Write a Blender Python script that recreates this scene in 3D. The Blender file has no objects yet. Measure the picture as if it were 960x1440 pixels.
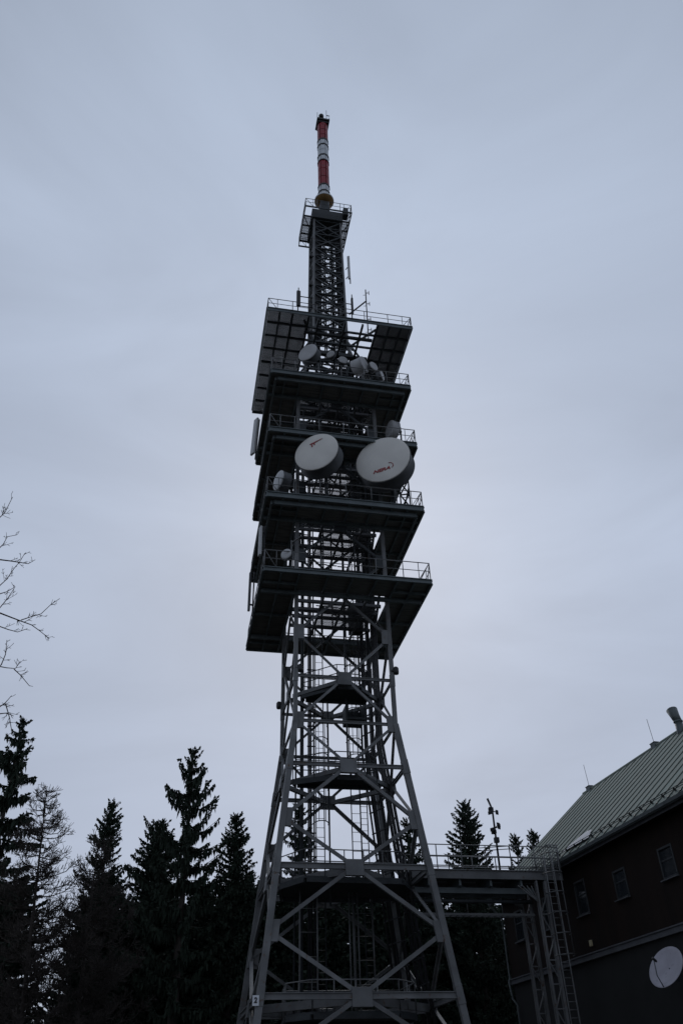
import bpy, math, random
from mathutils import Vector, Matrix
R = math.radians
SC = bpy.context.scene
COL = SC.collection
V = Vector

# ------------------------------------------------------------------ helpers
class MB:
    """collects shapes and links them as ONE mesh object"""
    def __init__(s): s.v = []; s.f = []; s.sm = []
    def add(s, vs, fs, sm=False):
        b = len(s.v); s.v += [tuple(x) for x in vs]
        for f in fs: s.f.append([i + b for i in f]); s.sm.append(sm)
    def frame(s, c, a, b, d):
        c, a, b, d = V(c), V(a), V(b), V(d)
        vs = [c + a*i + b*j + d*k for i in (-1, 1) for j in (-1, 1) for k in (-1, 1)]
        s.add(vs, [(0, 1, 3, 2), (4, 6, 7, 5), (0, 4, 5, 1), (2, 3, 7, 6), (0, 2, 6, 4), (1, 5, 7, 3)])
    def box(s, c, sz): s.frame(c, (sz[0]/2, 0, 0), (0, sz[1]/2, 0), (0, 0, sz[2]/2))
    def span(s, x0, x1, y0, y1, z0, z1):
        s.box(((x0+x1)/2, (y0+y1)/2, (z0+z1)/2), (x1-x0, y1-y0, z1-z0))
    def bar(s, p, q, w, h=None, up=(0, 0, 1)):
        p, q = V(p), V(q); h = w if h is None else h
        d = (q-p)/2
        if d.length < 1e-6: return
        n = d.normalized(); u = V(up)
        if abs(n.dot(u)) > .98: u = V((0, 1, 0)) if abs(n.y) < .9 else V((1, 0, 0))
        a = n.cross(u).normalized(); b = a.cross(n).normalized()
        s.frame((p+q)/2, a*w/2, b*h/2, d)
    def angle(s, p, q, w, t, nrm):
        """steel angle profile: two plates along p-q, outer face towards nrm"""
        p, q, nrm = V(p), V(q), V(nrm).normalized()
        d = (q-p).normalized(); side = d.cross(nrm).normalized()
        s.bar(p, q, t, w, side)
        o = nrm*(-w/2) + side*(w/2 - t/2)
        s.bar(p+o, q+o, t, w - t*1.2, nrm)
    def tube(s, pts, r, n=6, cap=True, sm=True):
        pts = [V(p) for p in pts]; m = len(pts)
        rr = r if isinstance(r, (list, tuple)) else [r]*m
        vs = []; fs = []; pa = None
        for i, p in enumerate(pts):
            t = (pts[min(i+1, m-1)] - pts[max(i-1, 0)]).normalized()
            if pa is None:
                u = V((0, 0, 1)) if abs(t.z) < .9 else V((1, 0, 0))
                a = t.cross(u).normalized()
            else:
                a = (pa - t*pa.dot(t)).normalized()
            pa = a; b = t.cross(a)
            for k in range(n):
                an = 2*math.pi*k/n
                vs.append(p + (a*math.cos(an) + b*math.sin(an))*rr[i])
        for i in range(m-1):
            for k in range(n):
                fs.append((i*n+k, i*n+(k+1) % n, (i+1)*n+(k+1) % n, (i+1)*n+k))
        if cap: fs += [tuple(range(n))[::-1], tuple(range((m-1)*n, m*n))]
        s.add(vs, fs, sm)
    def lathe(s, prof, M=None, n=32, sm=True):
        """profile (r, h) turned round the local z axis, then placed with M"""
        M = M or Matrix(); vs = []; fs = []; m = len(prof)
        for r, h in prof:
            for k in range(n):
                a = 2*math.pi*k/n
                vs.append(M @ V((r*math.cos(a), r*math.sin(a), h)))
        for i in range(m-1):
            for k in range(n):
                fs.append((i*n+k, i*n+(k+1) % n, (i+1)*n+(k+1) % n, (i+1)*n+k))
        s.add(vs, fs, sm)
    def poly(s, pts, z0, z1):
        n = len(pts)
        vs = [(x, y, z0) for x, y in pts] + [(x, y, z1) for x, y in pts]
        s.add(vs, [tuple(range(n))[::-1], tuple(range(n, 2*n))] + [(i, (i+1) % n, n+(i+1) % n, n+i) for i in range(n)])
    def ring(s, c, r, t, a=(1, 0, 0), b=(0, 1, 0), n=20, a0=0, a1=360):
        c, a, b = V(c), V(a), V(b)
        s.tube([c + a*r*math.cos(R(a0+(a1-a0)*i/n)) + b*r*math.sin(R(a0+(a1-a0)*i/n)) for i in range(n+1)], t, 5)
    def build(s, name, mat, parent=None, bevel=0):
        me = bpy.data.meshes.new(name); me.from_pydata(s.v, [], s.f); me.update()
        me.materials.append(mat)
        me.polygons.foreach_set('use_smooth', s.sm)
        o = bpy.data.objects.new(name, me); COL.objects.link(o)
        if parent: o.parent = parent
        if bevel:
            b = o.modifiers.new('edge', 'BEVEL'); b.width = bevel; b.segments = 2; b.limit_method = 'ANGLE'
        return o

def tag(o, label, cat, group=None, kind=None):
    if label: o['label'] = label
    if cat: o['category'] = cat
    if group: o['group'] = group
    if kind: o['kind'] = kind
    return o

def empty(name, loc, rz, label, cat, group=None):
    o = bpy.data.objects.new(name, None); COL.objects.link(o)
    o.location = loc; o.rotation_euler = (0, 0, rz); o.empty_display_size = .3
    return tag(o, label, cat, group)

def copy_thing(o, label=None):
    c = o.copy(); COL.objects.link(c)
    if label: c['label'] = label
    for ch in o.children:
        d = ch.copy(); COL.objects.link(d); d.parent = c
        for g in ch.children:
            e = g.copy(); COL.objects.link(e); e.parent = d
    return c

# ------------------------------------------------------------------ materials
def mat(name, col, rough=.6, metal=0., var=.25, scale=2., bump=0., spec=.4, col2=None, stretch=(1, 1, 1), spots=None, tone=0):
    m = bpy.data.materials.new(name); m.use_nodes = True
    n = m.node_tree.nodes; l = m.node_tree.links; b = n['Principled BSDF']
    b.inputs['Roughness'].default_value = rough; b.inputs['Metallic'].default_value = metal
    b.inputs['Specular IOR Level'].default_value = spec
    tc = n.new('ShaderNodeTexCoord'); mp = n.new('ShaderNodeMapping'); mp.inputs['Scale'].default_value = stretch
    l.new(tc.outputs['Object'], mp.inputs['Vector'])
    nz = n.new('ShaderNodeTexNoise'); nz.inputs['Scale'].default_value = scale; nz.inputs['Detail'].default_value = 6
    l.new(mp.outputs[0], nz.inputs['Vector'])
    rp = n.new('ShaderNodeValToRGB'); e = rp.color_ramp.elements
    e[0].position = .3; e[1].position = .72
    d = col2 or tuple(c*(1-var) for c in col)
    e[0].color = (*d, 1); e[1].color = (*(col if col2 else tuple(min(1, c*(1+var)) for c in col)), 1)
    l.new(nz.outputs['Fac'], rp.inputs[0]); out = rp.outputs[0]
    if spots:
        n2 = n.new('ShaderNodeTexNoise'); n2.inputs['Scale'].default_value = scale*spots[1]; n2.inputs['Detail'].default_value = 8
        l.new(mp.outputs[0], n2.inputs['Vector'])
        r2 = n.new('ShaderNodeValToRGB'); r2.color_ramp.elements[0].position = spots[2]; r2.color_ramp.elements[1].position = spots[2]+.1
        l.new(n2.outputs['Fac'], r2.inputs[0])
        mx = n.new('ShaderNodeMixRGB'); mx.inputs[2].default_value = (*spots[0], 1)
        l.new(r2.outputs[0], mx.inputs[0]); l.new(out, mx.inputs[1]); out = mx.outputs[0]
    if tone:
        oi = n.new('ShaderNodeObjectInfo'); tm = n.new('ShaderNodeMapRange'); tm.inputs[3].default_value = 1-tone; tm.inputs[4].default_value = 1+tone
        l.new(oi.outputs['Random'], tm.inputs[0]); hv = n.new('ShaderNodeVectorMath'); hv.operation = 'SCALE'
        l.new(out, hv.inputs[0]); l.new(tm.outputs[0], hv.inputs['Scale']); out = hv.outputs[0]
    l.new(out, b.inputs['Base Color'])
    ro = n.new('ShaderNodeMapRange'); ro.inputs[3].default_value = max(.05, rough-.12); ro.inputs[4].default_value = min(1, rough+.12)
    l.new(nz.outputs['Fac'], ro.inputs[0]); l.new(ro.outputs[0], b.inputs['Roughness'])
    if bump:
        bp = n.new('ShaderNodeBump'); bp.inputs['Strength'].default_value = bump; bp.inputs['Distance'].default_value = .02
        l.new(nz.outputs['Fac'], bp.inputs['Height']); l.new(bp.outputs[0], b.inputs['Normal'])
    return m

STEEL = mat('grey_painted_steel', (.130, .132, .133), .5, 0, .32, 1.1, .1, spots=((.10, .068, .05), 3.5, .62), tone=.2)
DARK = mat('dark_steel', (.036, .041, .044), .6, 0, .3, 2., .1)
GREENST = mat('greenish_steel', (.105, .125, .13), .55, 0, .25, 1.5, .1, spots=((.09, .07, .06), 4., .66))
DECKM = mat('platform_plank', (.16, .155, .145), .7, 0, .35, 1.2, .2, stretch=(1, 6, 1))
GRATE = mat('galvanised_grating', (.10, .10, .105), .55, 0, .25, 3.)
CABLE = mat('black_cable', (.022, .022, .024), .5, 0, .3, 4.)
RADOME = mat('pale_grey_radome', (.70, .675, .62), .5, 0, .07, .9)
RADB = mat('cool_grey_radome', (.46, .46, .46), .5, 0, .08, 1.5)
SHROUD = mat('grey_shroud', (.075, .078, .083), .5, 0, .12, 2.)
REDMARK = mat('red_lettering', (.30, .025, .03), .5, 0, .2, 6.)
REDP = mat('red_paint', (.25, .016, .026), .5, 0, .25, 3.)
WHITEP = mat('white_paint', (.62, .64, .66), .5, 0, .15, 3., spots=((.4, .39, .37), 2., .62))
ORANGE = mat('rust_orange', (.25, .145, .05), .6, 0, .25, 2.)
BLACKM = mat('black_fitting', (.018, .018, .02), .5, 0, .2, 5.)
LAMPG = mat('lamp_glass', (.16, .03, .03), .25, 0, .2, 5.)
PLATEW = mat('white_enamel', (.7, .72, .75), .4, 0, .06, 8.)
BARK = mat('spruce_bark', (.05, .042, .036), .9, 0, .35, 6., .4, stretch=(1, 1, .25))
NEEDLE = mat('spruce_needles', (.030, .042, .030), .8, 0, .4, .9, spec=.15)
TWIG = mat('bare_twigs', (.034, .027, .023), .85, 0, .3, 4., .2)
SNOW = mat('old_snow', (.42, .44, .48), .7, 0, .08, 5., .3)
ROOFM = mat('green_grey_metal_sheet', (.195, .232, .208), .8, 0, .22, .5, 0, spec=.12, stretch=(.35, 1.6, .35))
SEAM = mat('dark_seam', (.045, .06, .05), .8, 0, .2, 2.)
TRIM = mat('grey_trim_board', (.085, .088, .095), .7, 0, .2, 2.)
PLASTER = mat('dark_plaster', (.016, .0158, .0155), .9, 0, .25, 1.5, .4)
FRAMEM = mat('window_frame_paint', (.024, .028, .030), .5, 0, .15, 4.)
CREAM = mat('cream_lamp_cover', (.42, .36, .22), .5, 0, .1, 4.)
DISHW = mat('white_dish', (.36, .345, .385), .5, 0, .1, 2., spots=((.29, .28, .31), 3., .62))
FLUE = mat('dull_sheet_metal', (.10, .115, .115), .45, .2, .2, 3.)
GROUND = mat('wet_forest_ground', (.05, .046, .038), .95, 0, .4, .6, .5, spots=((.35, .36, .38), .4, .66))

def wood_wall():
    m = mat('brown_board_wall', (.0145, .009, .0068), .8, 0, .35, 1.4, .2, stretch=(1, 1, .15), spec=.2)
    n = m.node_tree.nodes; l = m.node_tree.links
    tc = n.new('ShaderNodeTexCoord'); w = n.new('ShaderNodeTexWave'); w.wave_type = 'BANDS'; w.bands_direction = 'Y'
    w.inputs['Scale'].default_value = 2.4; w.inputs['Distortion'].default_value = .1; w.wave_profile = 'SAW'
    l.new(tc.outputs['Object'], w.inputs['Vector'])
    bp = n.new('ShaderNodeBump'); bp.inputs['Strength'].default_value = .6; bp.inputs['Distance'].default_value = .03
    l.new(w.outputs['Fac'], bp.inputs['Height']); l.new(bp.outputs[0], n['Principled BSDF'].inputs['Normal'])
    return m
WOOD = wood_wall()

def glass():
    m = bpy.data.materials.new('window_glass'); m.use_nodes = True
    b = m.node_tree.nodes['Principled BSDF']
    b.inputs['Base Color'].default_value = (.02, .024, .028, 1); b.inputs['Roughness'].default_value = .06
    n = m.node_tree.nodes; l = m.node_tree.links
    nz = n.new('ShaderNodeTexNoise'); nz.inputs['Scale'].default_value = 1.2
    bp = n.new('ShaderNodeBump'); bp.inputs['Strength'].default_value = .04
    l.new(nz.outputs['Fac'], bp.inputs['Height']); l.new(bp.outputs[0], b.inputs['Normal'])
    return m
GLASS = glass()

# ------------------------------------------------------------------ camera, sky, light
PITCH, ROLL, FPX = R(36.8696), R(1.857), 1120.39
fw = V((0, math.cos(PITCH), math.sin(PITCH))); up0 = V((0, -math.sin(PITCH), math.cos(PITCH))); rt0 = V((1, 0, 0))
rt = rt0*math.cos(ROLL) - up0*math.sin(ROLL); up = rt0*math.sin(ROLL) + up0*math.cos(ROLL)
cam = bpy.data.cameras.new('camera'); co = bpy.data.objects.new('camera', cam); COL.objects.link(co)
M = Matrix(((rt.x, up.x, -fw.x, 0), (rt.y, up.y, -fw.y, 0), (rt.z, up.z, -fw.z, 1.7), (0, 0, 0, 1)))
co.matrix_world = M
cam.sensor_fit = 'VERTICAL'; cam.sensor_height = 24; cam.lens = FPX/1440*24; cam.clip_end = 5000; cam.clip_start = .1
SC.camera = co

SUN_EL, SUN_AZ = R(36), R(1)
W = bpy.data.worlds.new('World'); SC.world = W; W.use_nodes = True
n = W.node_tree.nodes; l = W.node_tree.links; bg = n['Background']; bg.inputs['Strength'].default_value = .1
sky = n.new('ShaderNodeTexSky'); sky.sky_type = 'NISHITA'; sky.sun_disc = False
sky.sun_elevation = SUN_EL; sky.sun_rotation = SUN_AZ; sky.dust_density = 4; sky.altitude = 900
tc = n.new('ShaderNodeTexCoord')
# cloud deck: brighter round the veiled sun, darker towards the zenith, with soft streaks
dot = n.new('ShaderNodeVectorMath'); dot.operation = 'DOT_PRODUCT'
sd = V((math.sin(SUN_AZ)*math.cos(SUN_EL), math.cos(SUN_AZ)*math.cos(SUN_EL), math.sin(SUN_EL)))
nrm = n.new('ShaderNodeVectorMath'); nrm.operation = 'NORMALIZE'
l.new(tc.outputs['Generated'], nrm.inputs[0]); l.new(nrm.outputs[0], dot.inputs[0]); dot.inputs[1].default_value = sd
lobe = n.new('ShaderNodeMapRange'); lobe.interpolation_type = 'SMOOTHERSTEP'
lobe.inputs[1].default_value = .55; lobe.inputs[2].default_value = 1.0; lobe.inputs[3].default_value = .72; lobe.inputs[4].default_value = 1.0
l.new(dot.outputs['Value'], lobe.inputs[0])
mp = n.new('ShaderNodeMapping'); mp.inputs['Scale'].default_value = (1.1, 1.1, 3.2); mp.inputs['Rotation'].default_value = (R(12), R(-20), 0)
l.new(nrm.outputs[0], mp.inputs[0])
nz = n.new('ShaderNodeTexNoise'); nz.inputs['Scale'].default_value = 1.7; nz.inputs['Detail'].default_value = 6; nz.inputs['Roughness'].default_value = .52
nz.inputs['Distortion'].default_value = .6
l.new(mp.outputs[0], nz.inputs['Vector'])
cl = n.new('ShaderNodeMapRange'); cl.inputs[1].default_value = .3; cl.inputs[2].default_value = .7; cl.inputs[3].default_value = .87; cl.inputs[4].default_value = 1.08
l.new(nz.outputs['Fac'], cl.inputs[0])
mul = n.new('ShaderNodeMath'); mul.operation = 'MULTIPLY'; l.new(lobe.outputs[0], mul.inputs[0]); l.new(cl.outputs[0], mul.inputs[1])
sp_ = n.new('ShaderNodeSeparateXYZ'); l.new(nrm.outputs[0], sp_.inputs[0])
ht = n.new('ShaderNodeMapRange'); ht.inputs[1].default_value = .25; ht.inputs[2].default_value = .95; l.new(sp_.outputs['Z'], ht.inputs[0])
ad = n.new('ShaderNodeMath'); ad.operation = 'MULTIPLY_ADD'; ad.inputs[1].default_value = .5; ad.inputs[2].default_value = -.25; l.new(nz.outputs['Fac'], ad.inputs[0])
a2 = n.new('ShaderNodeMath'); a2.operation = 'ADD'; a2.use_clamp = True; l.new(ht.outputs[0], a2.inputs[0]); l.new(ad.outputs[0], a2.inputs[1])
tint = n.new('ShaderNodeMixRGB'); tint.inputs[1].default_value = (4.45, 5.06, 6.35, 1); tint.inputs[2].default_value = (4.62, 5.38, 6.75, 1)
l.new(a2.outputs[0], tint.inputs[0])
cm = n.new('ShaderNodeVectorMath'); cm.operation = 'SCALE'; l.new(tint.outputs[0], cm.inputs[0]); l.new(mul.outputs[0], cm.inputs['Scale'])
mx = n.new('ShaderNodeMixRGB'); mx.inputs[0].default_value = .94; l.new(sky.outputs[0], mx.inputs[1]); l.new(cm.outputs[0], mx.inputs[2])
l.new(mx.outputs[0], bg.inputs['Color'])
su = bpy.data.lights.new('sun', 'SUN'); su.energy = .5; su.angle = R(25); su.color = (1, .97, .93)
so = bpy.data.objects.new('sun', su); COL.objects.link(so); so.rotation_euler = sd.to_track_quat('Z', 'Y').to_euler()
SC.view_settings.view_transform = 'Standard'; SC.view_settings.look = 'None'; SC.view_settings.exposure = 0; SC.view_settings.gamma = 1
SC.view_settings.use_curve_mapping = False

# ------------------------------------------------------------------ ground
g = MB(); N = 40
random.seed(3)
vs = []; fs = []
for i in range(N+1):
    for j in range(N+1):
        x = (i/N*2-1); y = (j/N*2-1); x = math.copysign(abs(x)**2.2, x)*900; y = math.copysign(abs(y)**2.2, y)*900 + 30
        d = math.hypot(x, y-35); vs.append((x, y, -max(0, d-90)*.12 + (random.uniform(-.2, .2) if d > 60 else 0)))
for i in range(N):
    for j in range(N): fs.append((i*(N+1)+j, (i+1)*(N+1)+j, (i+1)*(N+1)+j+1, i*(N+1)+j+1))
g.add(vs, fs, True); tag(g.build('ground', GROUND), 'dark wet forest ground under the tower and trees', None, kind='structure')

# ------------------------------------------------------------------ the tower
TC = V((-.6386, 39.7837, 0)); PSI = R(12.04)
CS, SN = math.cos(PSI), math.sin(PSI)
def TW(x, y, z): return V((TC.x + x*CS - y*SN, TC.y + x*SN + y*CS, z))   # tower frame to world
T = empty('lattice_tower', TC, PSI, 'tall grey steel lattice tower with five stacked square platforms', 'tower')
SH = 2.49; ZB = 16.85
def half(z):
    if z >= 39.4: return max(1.05, 2.49 - (z-39.4)/6.2*1.25) if z < 45.6 else 1.24 - (z-45.6)/16*.14
    return SH + max(0, ZB-z)/16.75*2.09
CORN = [(-1, -1), (1, -1), (1, 1), (-1, 1)]
def leg_pt(c, z): h = half(z); return V((CORN[c][0]*h, CORN[c][1]*h, z))
def face_mid(f, z): return (leg_pt(f, z) + leg_pt((f+1) % 4, z))/2
FN = [V((0, -1, 0)), V((1, 0, 0)), V((0, 1, 0)), V((-1, 0, 0))]
FU = [V((1, 0, 0)), V((0, 1, 0)), V((-1, 0, 0)), V((0, -1, 0))]

for c in range(4):
    lg = MB()
    for z0, z1, w in ((-.05, ZB, .27), (ZB, 39.4, .205), (39.4, 45.6, .18), (45.6, 61.7, .15)):
        lg.bar(leg_pt(c, z0), leg_pt(c, z1), w, w, (0, 1, 0))
    for z in (19.2, 14.64, 10.05, 5.22): # splice plates
        for s in (.02,): lg.bar(leg_pt(c, z-.35), leg_pt(c, z+.35), (.27 if z < ZB else .205)+.03, None, (0, 1, 0))
    lg.build('leg', STEEL, T, .012)
    fd = MB(); p = leg_pt(c, 0); fd.box((p.x, p.y, .2), (1.3, 1.3, .8)); fd.build('footing', PLASTER, T)

def plate(mb, c, u, v, hw, hh, t):
    u, v = V(u).normalized(), V(v).normalized(); nn = u.cross(v).normalized()
    mb.frame(c, u*hw, v*hh, nn*t/2)

ZC = [24.0, 19.2, 14.64, 10.05, 5.22, .5]; ZL = [21.65, 16.85, 12.1, 7.5, 2.75]
for zl, zt, zb in zip(ZL, ZC[:-1], ZC[1:]):
    w = .125 if zl > 15 else .16
    for f in range(4):
        for c in (f, (f+1) % 4):
            for zz in (zt, zb):
                m = face_mid(f, zz); q = leg_pt(c, zl)
                d = (q-m).normalized()
                b = MB(); b.angle(m + d*.15, q - d*.12, w, .045, FN[f]); b.build('diagonal_brace', STEEL, T)
for z in ZC[1:-1] + [16.85]:
    w = .12 if z > 16 else (.16 if z > 12 else .21)
    for f in range(4):
        b = MB(); p, q = leg_pt(f, z), leg_pt((f+1) % 4, z)
        d = (q-p).normalized(); p += d*.1; q -= d*.1
        b.bar(p + V((0, 0, w/2)), q + V((0, 0, w/2)), w*.75, .03, (0, 0, 1)); b.bar(p - V((0, 0, w/2)), q - V((0, 0, w/2)), w*.75, .03, (0, 0, 1)); b.bar(p, q, .03, w-.03, (0, 0, 1))
        b.build('horizontal_beam', STEEL, T)
for z in ZC[1:-1]:
    for f in range(4):
        b = MB(); v = leg_pt(f, z+.5) + leg_pt((f+1) % 4, z+.5) - leg_pt(f, z-.5) - leg_pt((f+1) % 4, z-.5)
        plate(b, face_mid(f, z) + FN[f]*.02 - V((0, 0, .06)), FU[f], v, .40 if z < 17 else .35, .34, .17); b.build('gusset_plate', STEEL, T, .01)
        if z < 19.5:   # plan bracing: deep beam from one face centre to the next
            b = MB(); p, q = face_mid(f, z-.12), face_mid((f+1) % 4, z-.12); d = (q-p).normalized()
            b.bar(p + d*.3, q - d*.3, .16, .30 if z < 12 else .2); b.build('plan_brace', STEEL, T)
for z in ZL:
    for f in range(4):
        for c, s in ((f, 1), ((f+1) % 4, -1)):
            b = MB(); v = leg_pt(c, z+.5) - leg_pt(c, z-.5)
            plate(b, leg_pt(c, z) + FU[f]*s*.25 + FN[f]*.03, FU[f], v, .17, .42, .12); b.build('gusset_plate', STEEL, T, .01)

# bracing between the platforms and up the tapering neck: too many members to list, one part
ub = MB()
ZC2 = [24.0, 28.85, 33.72, 38.65]; ZL2 = [26.4, 31.25, 36.15]
for zl, zb, zt in zip(ZL2, ZC2[:-1], ZC2[1:]):
    for f in range(4):
        for c, s in ((f, 1), ((f+1) % 4, -1)):
            for zz in (zt-.3, zb):
                ub.angle(face_mid(f, zz), leg_pt(c, zl), .13, .045, FN[f])
            plate(ub, leg_pt(c, zl) + FU[f]*s*.30 + FN[f]*.03, FU[f], (0, 0, 1), .2, .42, .13)
        plate(ub, face_mid(f, zt-.35) + FN[f]*.02, FU[f], (0, 0, 1), .36, .28, .16)
for z in (39.6, 40.9, 42.2, 43.4, 44.5):
    for f in range(4):
        ub.bar(leg_pt(f, z), leg_pt((f+1) % 4, z), .12, .16)
for z0, z1 in ((39.4, 41.2), (41.2, 43.0), (43.0, 44.6)):
    for f in range(4):
        for a, b in ((0, 1), (1, 0)):
            ub.bar(leg_pt((f+a) % 4, z0), leg_pt((f+b) % 4, z1), .13, .13)
for i in range(10):   # close lattice of the neck
    z = 39.9 + i*.6
    for f in range(4):
        ub.bar(leg_pt(f, z), leg_pt((f+1) % 4, z), .06)
        if i < 9: ub.bar(face_mid(f, z), leg_pt((f + i) % 2 and f or (f+1) % 4, z+.6), .06)
for sx in (-1, 1):
    for sy in (-1, 1):
        ub.bar((sx*1.25, sy*1.25, 46.2), (sx*2.35, sy*1.3, 44.1), .11); ub.bar((sx*1.25, sy*1.25, 46.2), (sx*1.3, sy*2.35, 44.1), .11)
for z in (40.2, 41.7, 43.0):   # inner cross beams
    h = half(z)
    for k in (-.7, -.45, -.1, .2, .6): ub.bar((-h, k*h, z), (h, k*h, z), .10, .15)
    ub.bar((-h, -h, z), (h, h, z), .09); ub.bar((-h, h, z+.1), (h, -h, z+.1), .09)
    ub.bar((.3*h, -h, z+.14), (.3*h, h, z+.14), .1, .12)
    ub.bar((-.4*h, -h, z+.14), (-.4*h, h, z+.14), .1, .12)
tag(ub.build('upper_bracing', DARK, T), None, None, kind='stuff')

# ---- platforms
def rail_rect(h, z, ht=1.07, step=1.42, r=.027, kick=False, hy=None):
    m = MB(); hy = hy or h
    cs = [(-h, -hy), (h, -hy), (h, hy), (-h, hy)]
    for i in range(4):
        a, b = V((*cs[i], z)), V((*cs[(i+1) % 4], z)); L = (b-a).length; k = max(2, round(L/step))
        for j in range(k):
            p = a.lerp(b, j/k); m.tube([p, p + V((0, 0, ht))], r, 5)
        m.tube([a + V((0, 0, ht)), b + V((0, 0, ht))], r, 5); m.tube([a + V((0, 0, ht*.52)), b + V((0, 0, ht*.52))], r*.8, 5)
        d = (b-a).normalized()
        m.tube([a + V((0, 0, ht)), a + d*.62], r*.8, 5); m.tube([b + V((0, 0, ht)), b - d*.62], r*.8, 5)
        m.tube([a + d*.62, a + d*.62 + V((0, 0, ht))], r*.8, 5); m.tube([b - d*.62, b - d*.62 + V((0, 0, ht))], r*.8, 5)
    return m
def grating(m, x0, x1, y0, y1, z, pitch=.05, w=.043, cross=.3):
    k = int((x1-x0)/pitch)
    for i in range(k+1):
        x = x0 + i*pitch; m.span(x, min(x+w, x1), y0, y1, z, z+.012)
    k = max(1, int((y1-y0)/cross))
    for i in range(k+1):
        y = y0 + (y1-y0)*i/k; m.span(x0, x1, y-.012, y+.012, z+.013, z+.022)

def platform(zu, h, fh, second):
    """square platform: floor ring round the shaft, edge channel, joists, railing, shaft grating"""
    fl = MB(); z = zu+.06; hi = SH+.12
    for x0, x1, y0, y1 in ((-h+.07, h-.07, -h+.07, -hi), (-h+.07, h-.07, hi, h-.07), (-h+.07, -hi, -hi, hi), (hi, h-.07, -hi, hi)):
        fl.span(x0, x1, y0, y1, z+.10, z+.15)
    P = fl.build('platform', DECKM, T)
    ed = MB()
    for a, b in (((-h, -h), (h, -h)), ((h, -h), (h, h)), ((h, h), (-h, h)), ((-h, h), (-h, -h))):
        a, b = V((*a, 0)), V((*b, 0)); d = (b-a).normalized(); nn = V((d.y, -d.x, 0))
        a2, b2 = a + d*.061, b + d*0
        c = (a2+b2)/2; L = (b2-a2).length
        ed.bar(V((a2.x, a2.y, zu+fh/2)) - nn*.03, V((b2.x, b2.y, zu+fh/2)) - nn*.03, .06, fh)
        ed.bar(V((a2.x, a2.y, zu+fh-.02)) + nn*.03, V((b2.x, b2.y, zu+fh-.02)) + nn*.03, .06, .045)
        ed.bar(V((a2.x, a2.y, zu+.02)) + nn*.03, V((b2.x, b2.y, zu+.02)) + nn*.03, .06, .045)
        if second:
            o = nn*-.35
            ed.bar(V((a2.x, a2.y, zu-.10)) + o + d*.4, V((b2.x, b2.y, zu-.10)) + o - d*.35, .12, .26)
    ed.build('edge_channel', GREENST, P)
    jo = MB()
    for x in (-3.55, -2.62, -1.1, .2, 1.5, 2.62, 3.55):
        for y0, y1 in ((-h+.08, -hi-.02), (hi+.02, h-.08)): jo.span(x-.05, x+.05, y0, y1, zu-.02, zu+.157)
    for x in (-3.55, -2.62, 2.62, 3.55): jo.span(x-.05, x+.05, -hi, hi, zu-.02, zu+.157)
    for y in (-hi, hi): jo.span(-h+.1, h-.1, y-.07, y+.07, zu-.16, zu+.08)
    for y in (-3.4, 0, 3.4):
        for x0, x1 in ((-h+.09, -hi), (hi, h-.09)): jo.span(x0, x1, y-.04, y+.04, zu-.06, zu+.1)
    for x in (-hi-.02, hi+.02):
        jo.span(x-.06, x+.06, -hi+.07, hi-.07, zu-.14, zu+.07)
    jo.build('joist', GREENST, P)
    ss = MB()
    grating(ss, -.95, 2.2, -1.5, 1.15, zu+.2, .05, .032)
    for y in (-1.6, -.75, .1, 1.2): ss.span(-2.36, 2.36, y-.07, y+.07, zu+.02, zu+.19)
    for x in (-1.0, .2, 1.35): ss.span(x-.05, x+.05, -2.36, 2.36, zu-.13, zu+.015)
    ss.bar((-.95, -1.5, zu-.1), (.8, .1, zu-.1), .07); ss.bar((2.2, -1.5, zu-.1), (.5, .1, zu-.1), .07)
    ss.build('shaft_grating', GRATE, P)
    rl = rail_rect(h-.05, zu+fh); rl.build('railing', STEEL, P)
    return P
platform(23.95, 4.5, .27, False)
platform(28.79, 4.5, .36, True)
platform(33.66, 4.5, .36, True)
platform(38.60, 4.5, .36, True)

# top working platform with two grating wings
h = 4.95; zu = 44.0
fl = MB()
for x0, x1 in ((-h+.08, -2.1), (2.5, h-.08)): grating(fl, x0, x1, -h+.08, h-.08, zu+.19, .05, .0463)
grating(fl, -2.09, 2.48, 2.3, h-.08, zu+.19, .05, .0463)
P5 = fl.build('platform', GRATE, T); P5['label'] = 'topmost wide platform with see-through grating wings'
ed = MB()
for a, b in (((-h, -h), (h, -h)), ((h, -h), (h, h)), ((h, h), (-h, h)), ((-h, h), (-h, -h))):
    a, b = V((*a, 0)), V((*b, 0)); d = (b-a).normalized(); nn = V((d.y, -d.x, 0)); a = a + d*.061
    ed.bar(V((a.x, a.y, zu+.13)) - nn*.03, V((b.x, b.y, zu+.13)) - nn*.03, .06, .26)
    ed.bar(V((a.x, a.y, zu+.24)) + nn*.03, V((b.x, b.y, zu+.24)) + nn*.03, .06, .04)
ed.build('edge_channel', GREENST, P5)
jo = MB()
for x in (-4.1, -3.25, -2.15, 2.55, 3.35, 4.15): jo.span(x-.06, x+.06, -h+.08, h-.08, zu-.02, zu+.16)
for y in (-3.9, -2.75, -1.6, -.3, 1.0, 2.3, 3.6):
    jo.span(-h+.09, h-.09, y-.05, y+.05, zu+.0, zu+.155 if False else zu+.15)
for y in (-3.6, -1.9, .6): jo.span(-2.3, 2.4, y-.09, y+.09, zu-.2, zu-.03)
for x in (-1.5, 1.5, .3): jo.span(x-.06, x+.06, -h+.1, 2.3, zu-.21, zu-.03)
jo.bar((1.45, -1.45, 45.6), (2.5, -4.4, 44.1), .12); jo.bar((-1.45, -1.45, 45.6), (-2.4, -4.4, 44.1), .12)
jo.build('joist', DARK, P5)
rail_rect(h-.05, zu+.26, 1.0, 1.6).build('railing', STEEL, P5)

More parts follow.
